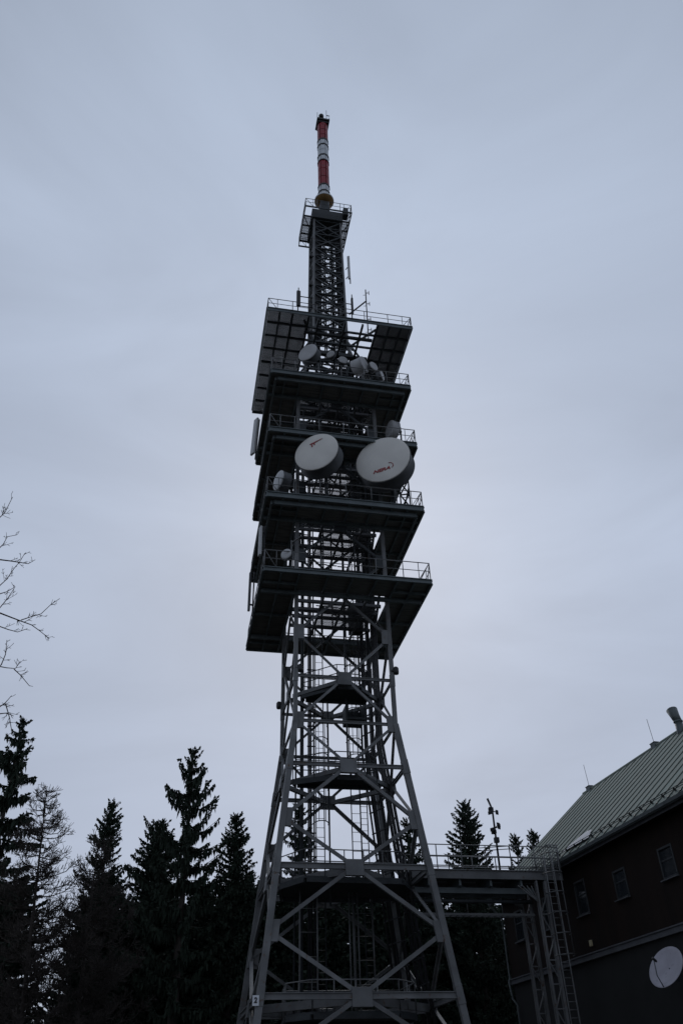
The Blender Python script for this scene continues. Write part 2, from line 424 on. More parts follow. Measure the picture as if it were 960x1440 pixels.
# crow's nest under the striped mast
h = 1.97; zu = 61.5
fl = MB()
for x0, x1 in ((-h+.05, -1.27), (1.27, h-.05)): grating(fl, x0, x1, -1.05, 1.35, zu+.12, .05, .036)
for y in (-1.05, -.15, .65, 1.4): fl.span(-h+.07, h-.07, y-.05, y+.05, zu, zu+.12)
P6 = fl.build('platform', GRATE, T); P6['label'] = 'small top platform right under the striped mast'
ed = MB()
for a, b in (((-h, -h), (h, -h)), ((h, -h), (h, h)), ((h, h), (-h, h)), ((-h, h), (-h, -h))):
    a, b = V((*a, 0)), V((*b, 0)); d = (b-a).normalized(); nn = V((d.y, -d.x, 0)); a = a + d*.061
    ed.bar(V((a.x, a.y, zu+.09)) - nn*.03, V((b.x, b.y, zu+.09)) - nn*.03, .06, .17)
for s in (-1, 1): ed.bar((s*1.9, -1.0, zu-.05), (s*1.25, -.2, zu-.7), .06)
ed.build('edge_channel', DARK, P6)
rail_rect(h-.04, zu+.17, 1.05, 1.0, .025).build('railing', STEEL, P6)
hd = MB()
hd.span(-1.3, 1.3, -1.35, 1.3, zu-.35, zu+.85); hd.span(-.4, .4, -.4, .4, zu+.85, 65.3)
hd.span(1.32, 1.75, -1.6, -1.0, zu+.3, zu+1.25)
hd.build('head_chamber', DARK, T, .03)

# ---- mast lattice (z 45.6 to 61)
zs = [45.6 + i*1.93 for i in range(9)]
for z0, z1 in zip(zs[:-1], zs[1:]):
    for f in range(4):
        b = MB()
        for a, c in ((0, 1), (1, 0)): b.bar(leg_pt((f+a) % 4, z0), leg_pt((f+c) % 4, z1), .11, .11)
        b.bar(leg_pt(f, z1), leg_pt((f+1) % 4, z1), .09, .09)
        zm = (z0+z1)/2; b.bar(leg_pt(f, zm), leg_pt((f+1) % 4, zm), .08, .08); b.bar(face_mid(f, z0), leg_pt(f, zm), .06); b.bar(face_mid(f, z0), leg_pt((f+1) % 4, zm), .06)
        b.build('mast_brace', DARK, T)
random.seed(11)
def cable_run(pts_fn, offs, r, zs, name='cable_run', rung=None):
    m = MB()
    for o in offs:
        rr = r*random.uniform(.7, 1.15); j = random.uniform(-.02, .02)
        m.tube([pts_fn(o + j, z) for z in zs], rr, 6)
    if rung:
        for z in rung: m.bar(pts_fn(min(offs)-.08, z), pts_fn(max(offs)+.08, z), .07, .05)
    return m.build(name, CABLE, T)
mz = [45.6, 52, 61]
cable_run(lambda o, z: V((-half(z)+.05+o, -half(z)+.10, z)), [0, .1, .2, .3, .42, .54], .065, mz, rung=[46.5+i*1.2 for i in range(12)])
cable_run(lambda o, z: V((half(z)-.05-o, -half(z)+.16, z)), [0, .11, .3, .42], .06, mz, rung=[46.5+i*1.2 for i in range(12)])
cable_run(lambda o, z: V((-half(z)+.12, -half(z)+.4+o, z)), [0, .12, .25, .5, .62, .8], .065, mz)
cable_run(lambda o, z: V((half(z)-.12, -half(z)+.4+o, z)), [0, .12, .5, .62, .8, .9], .065, mz)
cable_run(lambda o, z: V((-.62+o, half(z)-.15, z)), [0, .1, .2], .06, mz)
cable_run(lambda o, z: V((.55+o, half(z)-.2, z)), [0, .12, .22, .34], .06, mz)
cable_run(lambda o, z: V((-.15+o, .1, z)), [0, .14], .05, mz)
# cable ladders on the right face following the splayed leg
tz = [.3, ZB, 24, 33, 40.0]
cable_run(lambda o, z: V((half(z)-.22, o*half(z)/SH, z)), [-.5, -.37, -.06, .08, .42, .55], .06, tz, rung=[1+i*1.0 for i in range(38)])
cable_run(lambda o, z: V((half(z)-.25-(o-1.25)*.45, o*half(z)/SH, z)), [1.2, 1.33, 1.72, 1.86, 2.12], .065, tz, rung=[1+i*1.0 for i in range(38)])
cable_run(lambda o, z: V((-1.20+o, 1.55, z)), [0, .10, .26], .06, [4.2, 14, 24, 40], rung=[5+i*1.1 for i in range(31)])
pp = MB(); pp.tube([(-1.58, 1.4, 4.2), (-1.58, 1.4, 40)], .10, 8); pp.build('riser_pipe', DARK, T)
pp = MB(); pp.tube([(-1.82, 1.9, 0), (-1.82, 1.9, 40)], .05, 6); pp.build('riser_pipe', DARK, T)
pp = MB(); pp.tube([(-.55, -.6, 9), (-.55, -.6, 18.6)], .045, 6); pp.build('riser_pipe', DARK, T)
pp = MB(); pp.tube([(.42, -.7, 15.3), (.42, -.7, 23)], .05, 6); pp.build('riser_pipe', DARK, T)

for x, y, rr in ((-2.1, .6, .06), (-1.9, -.9, .05), (-.3, 2.1, .07), (.35, 2.15, .05), (1.1, 2.2, .08), (1.95, -1.2, .06), (2.1, .2, .07), (-.9, -1.9, .045), (.9, -2.0, .045)):
    pp = MB(); pp.tube([(x, y, 24.1), (x, y, 43.5 if abs(x) < 1.5 else 39.5)], rr, 6)
    for z in range(26, 39, 3): pp.bar((x-.35, y, z), (x+.35, y, z), .05)
    pp.build('riser_pipe', DARK, T)
def ladder(name, x, y, w, z0, z1, parent, mt, cage=None, cdir=-1, rung=.3, r=.03, cr=.4):
    m = MB()
    for s in (-1, 1): m.tube([(x+s*w/2, y, z0), (x+s*w/2, y, z1)], r, 5)
    z = z0+.2
    while z < z1: m.tube([(x-w/2, y, z), (x+w/2, y, z)], r*.45, 4); z += rung
    L = m.build(name, mt, parent)
    if cage:
        c = MB(); z = cage[0]
        def hoop(a): return V((x - cr*math.cos(R(a)), y + cdir*.72*math.sin(R(a)), 0))
        while z <= cage[1]+.01:
            c.tube([hoop(a) + V((0, 0, z)) for a in range(0, 181, 15)], .026, 5); z += .85
        for a in (20, 65, 115, 160): c.tube([hoop(a) + V((0, 0, cage[0])), hoop(a) + V((0, 0, cage[1]))], .018, 4)
        c.build('safety_cage', mt, L)
    return L
ladder('ladder', -.62, 1.5, .42, 4.2, 24, T, DARK, (13.1, 18.2), -1, .45)
ladder('ladder', 1.15, 1.2, .45, 9.8, 24, T, DARK, (16.4, 22.5), -1, .45)
ladder('ladder', 1.75, 2.0, .35, 5.0, 16, T, DARK, None)
ladder('ladder', 1.35, -.2, .45, 24.1, 44, T, DARK, (25.0, 43.2), -1, .4)
ladder('ladder', .05, -.4, .4, 45.0, 61, T, DARK, (47, 60), 1, .4)
ladder('cable_ladder', -1.55, -.6, .78, 4.9, 10, T, STEEL, None, rung=.95, r=.035)
ladder('cable_ladder', 1.15, .4, .86, 4.9, 10, T, STEEL, None, rung=.95, r=.035)
for x in (.45, .62, .85):
    pp = MB(); pp.tube([(x, .2, 4.9), (x, .2, 10)], .035, 6); pp.build('riser_pipe', STEEL, T)

def landing(z, pts, railz=1.1, closed=True):
    m = MB(); m.poly(pts, z, z+.09)
    n = len(pts)
    for i in range(n):
        a, b = V((*pts[i], z-.08)), V((*pts[(i+1) % n], z-.08)); d = (b-a).normalized()
        m.bar(a + d*.06, b - d*.06, .10, .18)
    L = m.build('landing', DARK, T)
    rl = MB()
    for i in range(n if closed else n-1):
        a, b = V((*pts[i], z+.09)), V((*pts[(i+1) % n], z+.09)); k = max(1, round((b-a).length/.95))
        for j in range(k+1):
            p = a.lerp(b, j/k); rl.tube([p, p + V((0, 0, railz))], .026, 5)
        for hh in (railz, railz*.55): rl.tube([a + V((0, 0, hh)), b + V((0, 0, hh))], .026, 5)
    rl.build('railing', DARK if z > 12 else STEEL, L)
landing(18.95, [(-.3, -2.05), (.9, -2.05), (1.5, -1.4), (1.5, -.25), (-1.7, -.25), (-1.95, -.6)])
landing(14.3, [(-.5, -2.2), (1.0, -2.2), (1.7, -1.4), (1.7, -.85), (-2.2, -.85), (-2.4, -1.2)])
landing(9.75, [(-2.0, -2.5), (2.4, -2.3), (3.1, -1.0), (3.1, 1.0), (1.8, 1.6), (-2.5, 1.6), (-2.9, -.9)])
landing(4.75, [(-1.7, -2.4), (1.9, -2.4), (2.9, -1.2), (2.9, 1.4), (-2.4, 1.4), (-2.6, -1.2)])
sb = MB(); sb.span(.55, 1.55, -.2, 1.0, 18.0, 18.12); sb.span(.55, .6, -.2, 1.0, 18.12, 18.9); sb.span(1.5, 1.55, -.2, 1.0, 18.12, 18.9); sb.span(.6, 1.5, .95, 1.0, 18.12, 18.9)
sb.build('hatch_box', DARK, T)
# cabinets and cable trays standing inside the platforms
random.seed(5)
for x, y, z, a, b, c in ((-2.0, 1.6, 29.0, .6, .5, 1.7), (2.0, 1.7, 33.9, .7, .5, 1.6), (-1.6, 2.0, 38.85, .9, .5, 1.5), (1.7, 1.9, 24.2, .8, .6, 1.7), (.3, 2.1, 39, 1.2, .5, 1.2)):
    m = MB(); m.span(x-a/2, x+a/2, y-b/2, y+b/2, z, z+c); m.span(x-a/2-.03, x+a/2+.03, y-b/2-.03, y+b/2+.03, z+c, z+c+.05); m.build('equipment_cabinet', DARK, T, .01)
for z in (30.2, 35.3, 40.1, 25.6, 41.5):
    m = MB()
    for y in (-.1, 1.9): 
        m.bar((-2.4, y, z), (2.4, y, z), .04, .1); m.bar((-2.4, y+.3, z), (2.4, y+.3, z), .04, .1)
        for i in range(13): m.bar((-2.4+i*.4, y, z), (-2.4+i*.4, y+.3, z), .04, .03)
    m.build('cable_tray', DARK, T)

# ------------------------------------------------------------------ striped antenna mast on the tower head
AM = empty('antenna_mast', TW(0, 0, 65.3), PSI, 'red and white banded antenna mast topping the tower', 'antenna mast')
co_ = MB(); co_.tube([(0, 0, 0), (0, 0, 14.0)], .26, 12); co_.build('core_pole', BLACKM, AM)
di = MB(); di.lathe([(0, .18), (.45, .2), (.80, .42), (.83, .47)]); di.build('base_disc', ORANGE, AM)
di = MB(); di.lathe([(.832, .46), (.86, .49), (.86, .60), (.6, .95), (0, 1.0)]); di.build('disc_rim', WHITEP, AM)
tiers = [(.98, 1.55, 'w'), (1.62, 2.55, 'w'), (2.62, 3.9, 'r'), (3.95, 5.2, 'r'), (5.25, 6.6, 'r'), (6.68, 7.5, 'w'), (7.62, 8.5, 'w'), (8.55, 9.35, 'w'), (9.47, 10.35, 'w'), (10.42, 11.2, 'r'), (11.26, 12.2, 'r'), (12.25, 13.1, 'r')]
for z0, z1, c in tiers:
    for k in range(6):
        a = R(60*k + 18); d = V((math.cos(a), math.sin(a), 0)); s = V((-d.y, d.x, 0))
        m = MB(); m.frame(d*.40 + V((0, 0, (z0+z1)/2)), d*.075, s*.205, V((0, 0, (z1-z0)/2)))
        m.build('antenna_panel', REDP if c == 'r' else WHITEP, AM, .03)
for z in (1.58, 2.58, 6.64, 7.56, 9.41, 10.38):
    m = MB(); m.lathe([(.27, z-.07), (.56, z-.07), (.56, z+.07), (.27, z+.07)], n=12, sm=False); m.build('clamp_ring', BLACKM, AM)
m = MB(); m.lathe([(.4, 13.1), (.5, 13.1), (.5, 13.6), (.3, 13.6)], n=12, sm=False); m.build('neck_band', REDP, AM)
m = MB(); m.span(-.62, .62, -.62, .62, 13.75, 14.0); m.span(-.5, .5, -.5, .5, 13.45, 13.75); m.build('top_cap', BLACKM, AM, .02)
m = MB()
for x, y, zz in ((-.58, -.5, 15.1), (.3, -.6, 15.6), (.6, .0, 14.9), (.6, -.45, 14.6)): m.tube([(x, y, 14), (x, y, zz)], .025, 5)
m.bar((.3, -.6, 14.6), (.62, -.55, 14.7), .06); m.build('lightning_rod', BLACKM, AM)
m = MB(); m.tube([(-.12, -.1, 14), (-.12, -.1, 15.0)], .09, 8); m.lathe([(0, .0), (.16, .02), (.24, .15), (.25, .4), (.16, .55), (0, .6)], Matrix.Translation((-.12, -.1, 14.95)), 14); m.build('beacon', BLACKM, AM)

# ------------------------------------------------------------------ dish antennas
def text_mesh(body, size, shear, mt, parent, name, Mx):
    cu = bpy.data.curves.new('lettering', 'FONT'); cu.body = body; cu.size = size; cu.shear = shear; cu.extrude = .004; cu.offset = .012; cu.align_x = 'LEFT'
    ob = bpy.data.objects.new('lettering', cu); COL.objects.link(ob)
    bpy.context.view_layer.update()
    me = bpy.data.meshes.new_from_object(ob.evaluated_get(bpy.context.evaluated_depsgraph_get()))
    bpy.data.objects.remove(ob); me.transform(Mx); me.materials.clear(); me.materials.append(mt)
    o = bpy.data.objects.new(name, me); COL.objects.link(o); o.parent = parent
    return o
RX = Matrix(((0, 0, 1, 0), (1, 0, 0, 0), (0, 1, 0, 0), (0, 0, 0, 1)))   # lathe axis z -> x ; text (u, v) -> (y, z)
def dish(loc, az, D, depth, label, zfoot, cover=RADOME, shroud=SHROUD, group=None, back=.34):
    x, y, z = loc
    o = empty('dish_antenna', TW(x, y, z), PSI + R(az), label, 'dish antenna', group)
    r = D/2
    c = MB(); c.lathe([(r*1.0, -.03), (r*1.005, 0), (r*.97, .02), (r*.7, .03+r*.02), (r*.35, .03+r*.03), (0, .03+r*.032)], RX, 56); c.build('radome', cover, o)
    s = MB(); s.lathe([(r*.99, -.02), (r*.99, -depth), (r*1.02, -depth), (r*1.02, -depth-.05), (r*.985, -depth-.05), (r*.8, -depth-r*.12), (r*.45, -depth-r*.3), (r*.16, -depth-r*.36), (0, -depth-r*.36)], RX, 56)
    s.lathe([(r*1.0, -.035), (r*1.025, -.035), (r*1.025, -.09), (r*.99, -.09)], RX, 56, False)
    s.build('shroud', shroud, o)
    xb = -depth - r*.36
    b = MB(); b.lathe([(0, 0), (r*.17, 0), (r*.17, -.22), (0, -.22)], Matrix.Translation((xb+.03, 0, 0)) @ RX, 16)
    px = xb - back
    for zz in (-.3*r, .3*r): b.bar((xb-.1, 0, 0), (px, 0, zz), .09)
    for s_ in (-1, 1): b.bar((px, 0, -.25*r), (-depth-.03, s_*r*.8, -.3*r), .05)
    b.build('bracket', DARK, o)
    p = MB(); p.tube([(px, 0, zfoot - z), (px, 0, r*.75)], max(.05, .045*D), 10); p.build('support_pole', DARK, o)
    return o
d1 = dish((-1.72, -4.7, 32.24), -119.9, 2.65, .85, 'large pale drum dish with a red slash mark, left of the big pair', 29.1, group='two big drum dishes')
m = MB()
def pl(pts, x=.065, t=.006): # flat mark on the radome
    n_ = len(pts); vs = [(x+.03, a, b) for a, b in pts] + [(x, a, b) for a, b in pts]
    m.add(vs, [tuple(range(n_)), tuple(range(n_, 2*n_))[::-1]] + [(i, n_+i, n_+(i+1) % n_, (i+1) % n_) for i in range(n_)])
pl([(-.40, .60), (-.30, .66), (.42, .86), (.10, .72), (-.18, .60)]); pl([(-.30, .58), (-.24, .62), (-.19, .42), (-.25, .36)]); pl([(-.14, .60), (-.08, .63), (-.05, .50), (-.11, .48)])
m.build('red_slash_mark', REDMARK, d1)
d2 = dish((2.23, -4.7, 32.21), -119.9, 3.28, 1.0, 'largest pale drum dish with red NERA lettering, right of the pair', 29.1, group='two big drum dishes')
text_mesh('NERA', .30, .35, REDMARK, d2, 'red_lettering', Matrix.Translation((.085, -.62, -1.0)) @ RX @ Matrix.Rotation(.10, 4, 'Z') @ Matrix.Diagonal((1.35, 1, 1, 1)))
m = MB(); m.tube([(.088, .60*math.cos(R(a))*.42+.36, -.66+.22*math.sin(R(a))) for a in range(-50, 95, 12)], .02, 5); m.build('red_swoosh', REDMARK, d2)
sf = MB()   # lattice stand under the big right dish
ivr = Matrix.Rotation(-R(-119.9), 4, 'Z')
def dl(x, y, z): return ivr @ V((x-2.23, y+4.7, z-32.21))
for a, b in (((3.85, -4.1, 29.2), (3.85, -4.1, 31.5)), ((3.35, -3.9, 29.2), (3.35, -3.9, 31.3)), ((3.85, -4.1, 29.3), (3.35, -3.9, 30.3)), ((3.35, -3.9, 29.3), (3.85, -4.1, 30.3)), ((3.85, -4.1, 30.3), (3.35, -3.9, 31.3)), ((3.35, -3.9, 30.3), (3.85, -4.1, 31.3)), ((3.85, -4.1, 30.3), (3.35, -3.9, 30.3)), ((3.6, -3.2, 29.2), (3.85, -4.1, 30.8))):
    sf.tube([dl(*a), dl(*b)], .045, 6)
sf.build('support_frame', DARK, d2)
G2 = 'small dishes on the fourth platform'
dish((-2.1, -3.9, 41.55), -129, 1.38, .5, 'drum dish at the left end of the small dishes row, facing left', 38.9, RADB, group=G2)
dish((1.79, -3.6, 41.44), -43, 1.13, .75, 'deep drum dish turned to the right, third from the right in the small dishes row', 38.9, RADB, RADB, group=G2)
dish((.53, -2.7, 42.6), -85, .64, .2, 'small round dish facing straight ahead, just left of the deep drum dish', 38.9, RADB, group=G2)
dish((-.34, -2.7, 43.0), -128, .60, .22, 'small shaded round dish hung high beside the leftmost drum dish', 38.9, RADB, group=G2)
dish((2.41, -3.6, 41.36), -62, .69, .2, 'small round dish right of the deep drum dish', 38.9, RADB, group=G2)
dish((2.95, -3.6, 40.55), -35, .66, .3, 'small dish low at the right end of the row, partly seen edge on', 38.9, RADB, group=G2)
dish((-3.79, -3.9, 30.49), -158, 1.2, .5, 'grey drum dish turned left behind the railing, below the big left dish', 29.1, RADB)
dish((3.55, -2.2, 37.1), -168, 1.2, .45, 'pale drum dish at the right edge above the big right dish', 33.95, RADB, RADB, back=.15)
dj = dish((-3.32, -4.3, 25.22), -125, .61, .16, 'small round dish on a thin pole behind the lowest platform railing', 24.2, RADB)
m = MB(); m.tube([(-.62, .0, -1.0), (-.62, 0, 1.25)], .05, 8); m.bar((-.62, 0, 1.1), (-.3, .75, 1.1), .06); m.build('mast_arm', STEEL, dj)

def panel(loc, rz, w, d, hgt, mt, label, tilt=0, arms=None, stub=0):
    o = empty('panel_antenna', TW(*loc), PSI + R(rz), label, 'panel antenna')
    o.rotation_euler = (R(tilt), 0, PSI + R(rz))
    m = MB(); m.frame((0, 0, 0), (w/2, 0, 0), (0, d/2, 0), (0, 0, hgt/2)); m.build('housing', mt, o, min(w, d)*.25)
    m = MB(); m.tube([(0, d/2+.16, -hgt/2-.3), (0, d/2+.16, hgt/2+.1)], .045, 8)
    for zz in (-hgt*.33, hgt*.33): m.bar((0, d/2, zz), (0, d/2+.16, zz), .08)
    if arms:
        for zz, v in arms: m.tube([(0, d/2+.16, zz), V((0, d/2+.16, zz)) + V(v)], .04, 6)
    if stub: m.tube([(0, 0, hgt/2), (0, 0, hgt/2+stub)], .04, 6)
    m.build('mounting', BLACKM, o)
    return o
panel((-4.93, 1.0, 38.1), -60, .42, .16, 3.3, RADB, 'long pale grey panel antenna hanging off the left edge', tilt=-3)
panel((-4.62, -3.3, 26.6), -80, .30, .14, 1.9, RADB, 'pale panel antenna standing at the left railing between the two lowest platforms', tilt=0)
panel((-4.75, .9, 25.9), -80, .16, .14, 2.6, SHROUD, 'slim dark grey panel antenna on the left edge of the lowest platform')
panel((1.62, -1.25, 55.05), -30, .20, .12, 2.9, RADB, 'slim pale panel antenna right of the upper lattice mast', arms=[(.6, (-.42, .3, 0)), (-.6, (-.42, .3, 0))])
panel((-2.36, -1.2, 50.4), 0, .30, .2, 1.75, BLACKM, 'black box antenna held out left of the lattice mast on two arms', arms=[(.62, (1.2, 0, 0)), (-.5, (1.2, 0, 0))], stub=.4)
panel((1.75, -1.2, 50.4), 0, .16, .14, 1.9, BLACKM, 'thin black antenna upright right of the lattice mast foot', arms=[(.5, (-.62, 0, 0)), (-.6, (-.62, 0, 0))], stub=.4)
ya = empty('dipole_array', TW(2.84, -1.2, 46.9), PSI, 'thin upright pole with short side rods, held right of the mast by an arm', 'antenna')
m = MB(); m.tube([(0, 0, 0), (.03, 0, 5.7)], .045, 6); m.build('pole', BLACKM, ya)
m = MB(); m.tube([(0, 0, 4.3), (-1.35, 0, 2.5)], .06, 6); m.build('arm', BLACKM, ya)
for zz in (1.0, 2.2, 4.0, 5.3):
    m = MB(); m.tube([(0, 0, zz), (.26, -.05, zz)], .03, 5); m.tube([(.26, -.05, zz-.2), (.26, -.05, zz+.2)], .03, 5); m.tube([(0, 0, zz-.25), (-.18, .05, zz-.25)], .02, 5); m.build('side_rod', BLACKM, ya)

def warn(loc, sx, label):
    o = empty('warning_light', TW(*loc), PSI, label, 'warning light', 'warning lights on the legs')
    m = MB(); m.bar((-sx*.2, 0, -.02), (sx*.02, 0, -.02), .1, .08); m.build('arm', BLACKM, o)
    m = MB(); m.lathe([(0, -.2), (.13, -.19), (.15, -.1), (.15, .12), (.09, .2), (0, .21)], Matrix.Translation((sx*.06, 0, 0)), 12); m.build('lamp', BLACKM, o)
warn((2.63, -2.6, 19.72), 1, 'dark knob-like lamp on the right front leg below the lowest platform')
warn((-2.33, -2.55, 19.57), 1, 'dark knob-like lamp on the inner side of the left front leg')
warn((-2.63, 2.6, 19.75), -1, 'dark knob-like lamp sticking out left of the rear left leg')
warn((-1.36, -1.2, 55.88), -1, 'small dark knob on the left side of the upper mast under the small platform')
warn((-1.40, -1.2, 52.28), -1, 'small dark knob on the left side of the mast, the lower of two')
nb = empty('number_plate', TW(-4.13, -4.21, 5.06), PSI, 'small white plate with a dark 2 on the front left leg', 'sign')
m = MB(); m.span(-.12, .12, -.0, .02, -.17, .17); m.build('plate', PLATEW, nb)
text_mesh('2', .24, .1, BLACKM, nb, 'numeral', Matrix.Translation((-.07, -.006, -.07)) @ Matrix.Rotation(R(90), 4, 'X'))

# ------------------------------------------------------------------ footbridge to the building
FB = empty('footbridge', TW(7, 0, 0), PSI, 'grey steel footbridge from the tower to the roof, on lattice columns', 'footbridge')
m = MB(); m.span(-3.75, 3.55, -.93, .93, 10.44, 10.5); m.build('deck', GREENST, FB)
for s in (-1, 1):
    m = MB(); y = s*1.0
    m.span(-3.8, 3.6, y-.035, y+.035, 10.14, 10.56)
    for z in (10.16, 10.53): m.span(-3.79, 3.59, y+s*.037, y+s*.10, z-.02, z+.02)
    m.build('edge_beam', STEEL, FB)
    m = MB(); x = -3.75
    while x < 3.7:
        m.tube([(x, y, 10.56), (x, y, 11.65)], .028, 5); x += 1.22
    for z in (11.65, 11.12, 10.72): m.tube([(-3.75, y, z), (3.6, y, z)], .026, 5)
    m.build('railing', STEEL, FB)
m = MB()
for i in range(9): m.tube([(3.1, -1+i*.25, 10.56), (3.1, -1+i*.25, 11.75)], .02, 5)
for i in range(6): m.tube([(3.1+i*.1, -1, 10.56), (3.1+i*.1, -1, 11.75)], .02, 5)
m.tube([(3.1, -1, 11.75), (3.1, 1, 11.75)], .028, 5); m.tube([(3.1, -1, 11.75), (3.6, -1, 11.75)], .028, 5)
m.build('end_gate', STEEL, FB)
m = MB()
for y in (-.5, .5): m.span(-3.6, 2.2, y-.08, y+.08, 9.62, 9.86)
for x in (-3, -1.5, 0, 1.5): m.span(x-.05, x+.05, -.96, .96, 9.87, 10.43)
for x in (-3, -1.5, 0): m.bar((x, -.7, 9.9), (x+1.5, .7, 9.9), .08)
m.build('cross_beam', GREENST, FB)
m = MB(); m.tube([(-3.7, -.2, 9.35), (2.2, -.2, 9.35)], .09, 8); m.build('pipe', DARK, FB)
m = MB()
for y in (-.35, .05): m.span(-3.4, 2.2, y-.02, y+.02, 8.72, 8.82)
for i in range(19): m.span(-3.4+i*.31, -3.36+i*.31, -.33, .03, 8.73, 8.76)
for x in (-3, -1.0, .7): m.tube([(x, -.15, 8.8), (x, -.15, 9.6)], .025, 5)
m.build('cable_tray', STEEL, FB)
for s in (-1, 1):
    m = MB(); y = s*1.0; w = .22; xc = 2.42
    for a in (-w, w):
        for b in (0, .16): m.bar((xc+a, y+b-.08, 0), (xc+a, y+b-.08, 10.1), .10 if a > 0 else .08, .08, (0, 1, 0))
    m.bar((xc+w+.05, y, 0), (xc+w+.05, y, 10.1), .03, .22, (0, 1, 0))
    z = .3; k = 0
    while z < 9.6:
        z1 = min(z+.93, 10); q = 1 if k % 2 else -1
        m.bar((xc-w, y-.1, z), (xc+w, y-.1, z), .05); m.bar((xc-w*q, y-.1, z+.03), (xc+w*q, y-.1, z1-.03), .045)
        z += .93; k += 1
    for i in range(4): m.bar((xc-w, y, 9.2), (xc-w-.25-.22*i, y, 9.9), .04)
    m.build('lattice_column', STEEL, FB)
L = ladder('ladder', 2.93, -1.2, .40, .2, 11.2, FB, STEEL, (6.95, 11.2), -1, .3, .032, .42)

# pole with floodlights and a boom antenna behind the footbridge railing
EP = empty('equipment_pole', TW(8.35, 1.1, 10.5), PSI, 'thin pole with two dark lamp clusters standing on the footbridge', 'pole')
m = MB(); m.tube([(0, 0, 0), (.03, 0, 3.5), (-.16, 0, 4.05)], [.06, .05, .06], 8); m.build('shaft', BLACKM, EP)
random.seed(8)
for zz, n_ in ((3.42, 3), (2.55, 4)):
    m = MB()
    for i in range(n_):
        a = R(-20 + i*115); c = V((.05+.2*math.cos(a), .2*math.sin(a), zz + random.uniform(-.15, .15)))
        m.frame(c, V((math.cos(a), math.sin(a), -.3))*.07, V((-math.sin(a), math.cos(a), 0))*.13, (0, 0, .09)); m.bar((0, 0, zz), c, .05)
    m.build('floodlight', BLACKM, EP, .02)
m = MB(); m.span(-.08, .16, -.1, .1, 1.85, 2.1); m.build('junction_box', BLACKM, EP, .01)
m = MB()
for o_ in (0, .14): m.tube([(-.95, .1, 1.45+o_), (1.1, .1, 1.62+o_)], .022, 5)
m.tube([(1.1, .1, 1.6), (1.1, .1, 1.8)], .022, 5); m.build('boom', STEEL, EP)

# ------------------------------------------------------------------ building on the right
BO = V((9.1024, 44.9288, 0)); YB = R(15.04)
def BW(x, y, z): return V((BO.x + x*math.cos(YB) - y*math.sin(YB), BO.y + x*math.sin(YB) + y*math.cos(YB), z))
B = empty('mountain_lodge', BO, YB, 'long dark wooden building with a steep green metal roof', 'building')
YE, YN, WX, DX = 5.2, -26., .7, 14.3        # far gable, near end, near wall, far wall
SL = .85; ZE = 11.1; RXX = 7.5; ZR = ZE + SL*RXX
wins = [(-18.3, 8.75, 9.95), (-14.7, 8.75, 9.95), (-11.1, 8.75, 9.95), (-7.42, 8.72, 9.9), (-3.85, 8.7, 10.2), (-.3, 8.7, 10.2), (3.3, 8.7, 10.2)]
m = MB()   # upper wall with window openings, butted piece by piece
ZT = 11.55
ys = [YN]
for y, a, b in wins: ys += [y-.52, y+.52]
ys.append(YE)
for i in range(0, len(ys)-1):
    if i % 2 == 0: m.span(WX, WX+.3, ys[i], ys[i+1], 7.05, ZT)
    else:
        y, a, b = wins[i//2]
        m.span(WX, WX+.3, ys[i], ys[i+1], 7.05, a); m.span(WX, WX+.3, ys[i], ys[i+1], b, ZT)
def gable(y0, y1):
    pts = [(WX+.301, 7.05), (DX, 7.05), (DX, ZE + SL*(15-DX) - .15), (RXX, ZR-.15), (WX+.301, ZE+SL*(WX+.301)-.15)]
    k = len(pts); m.add([(x, y0, z) for x, z in pts] + [(x, y1, z) for x, z in pts], [tuple(range(k)), tuple(range(k, 2*k))[::-1]] + [(i, k+i, k+(i+1) % k, (i+1) % k) for i in range(k)])
gable(YE-.3, YE); gable(YN, YN+.3); m.span(DX-.3, DX, YN+.3, YE-.3, 7.05, ZT)
m.build('upper_wall', WOOD, B)
m = MB(); m.span(WX+.06, DX-.06, YN+.06, YE-.06, 0, 7.05); m.build('lower_wall', PLASTER, B)
m = MB()
m.span(WX-.10, WX+.05, YN-.1, YE+.1, 6.86, 7.10); m.span(WX-.16, WX-.1, YN-.15, YE+.15, 7.07, 7.13); m.span(WX+.05, DX, YE, YE+.1, 6.86, 7.1)
m.build('belt_course', TRIM, B, .008)
for y, a, b in wins:
    w = .52
    m = MB(); x0, x1 = WX-.03, WX+.12; t = .09
    m.span(x0, x1, y-w, y-w+t, a, b); m.span(x0, x1, y+w-t, y+w, a, b); m.span(x0+.002, x1, y-w+t, y+w-t, b-t, b); m.span(x0+.002, x1, y-w+t, y+w-t, a, a+t)
    zt = b - (b-a)*.42
    m.span(x0+.03, x1-.01, y-w+t, y+w-t, zt-.035, zt+.035)
    F = m.build('window', FRAMEM, B, .008)
    m = MB(); m.span(WX+.03, WX+.045, y-w+t, y+w-t, a+t, zt-.035); m.span(WX+.05, WX+.065, y-w+t, y+w-t, zt+.035, b-t); m.build('pane', GLASS, F)
    m = MB(); m.span(WX-.16, WX-.031, y-w-.05, y+w+.05, a-.05, a-.005); m.build('sill', TRIM, F)
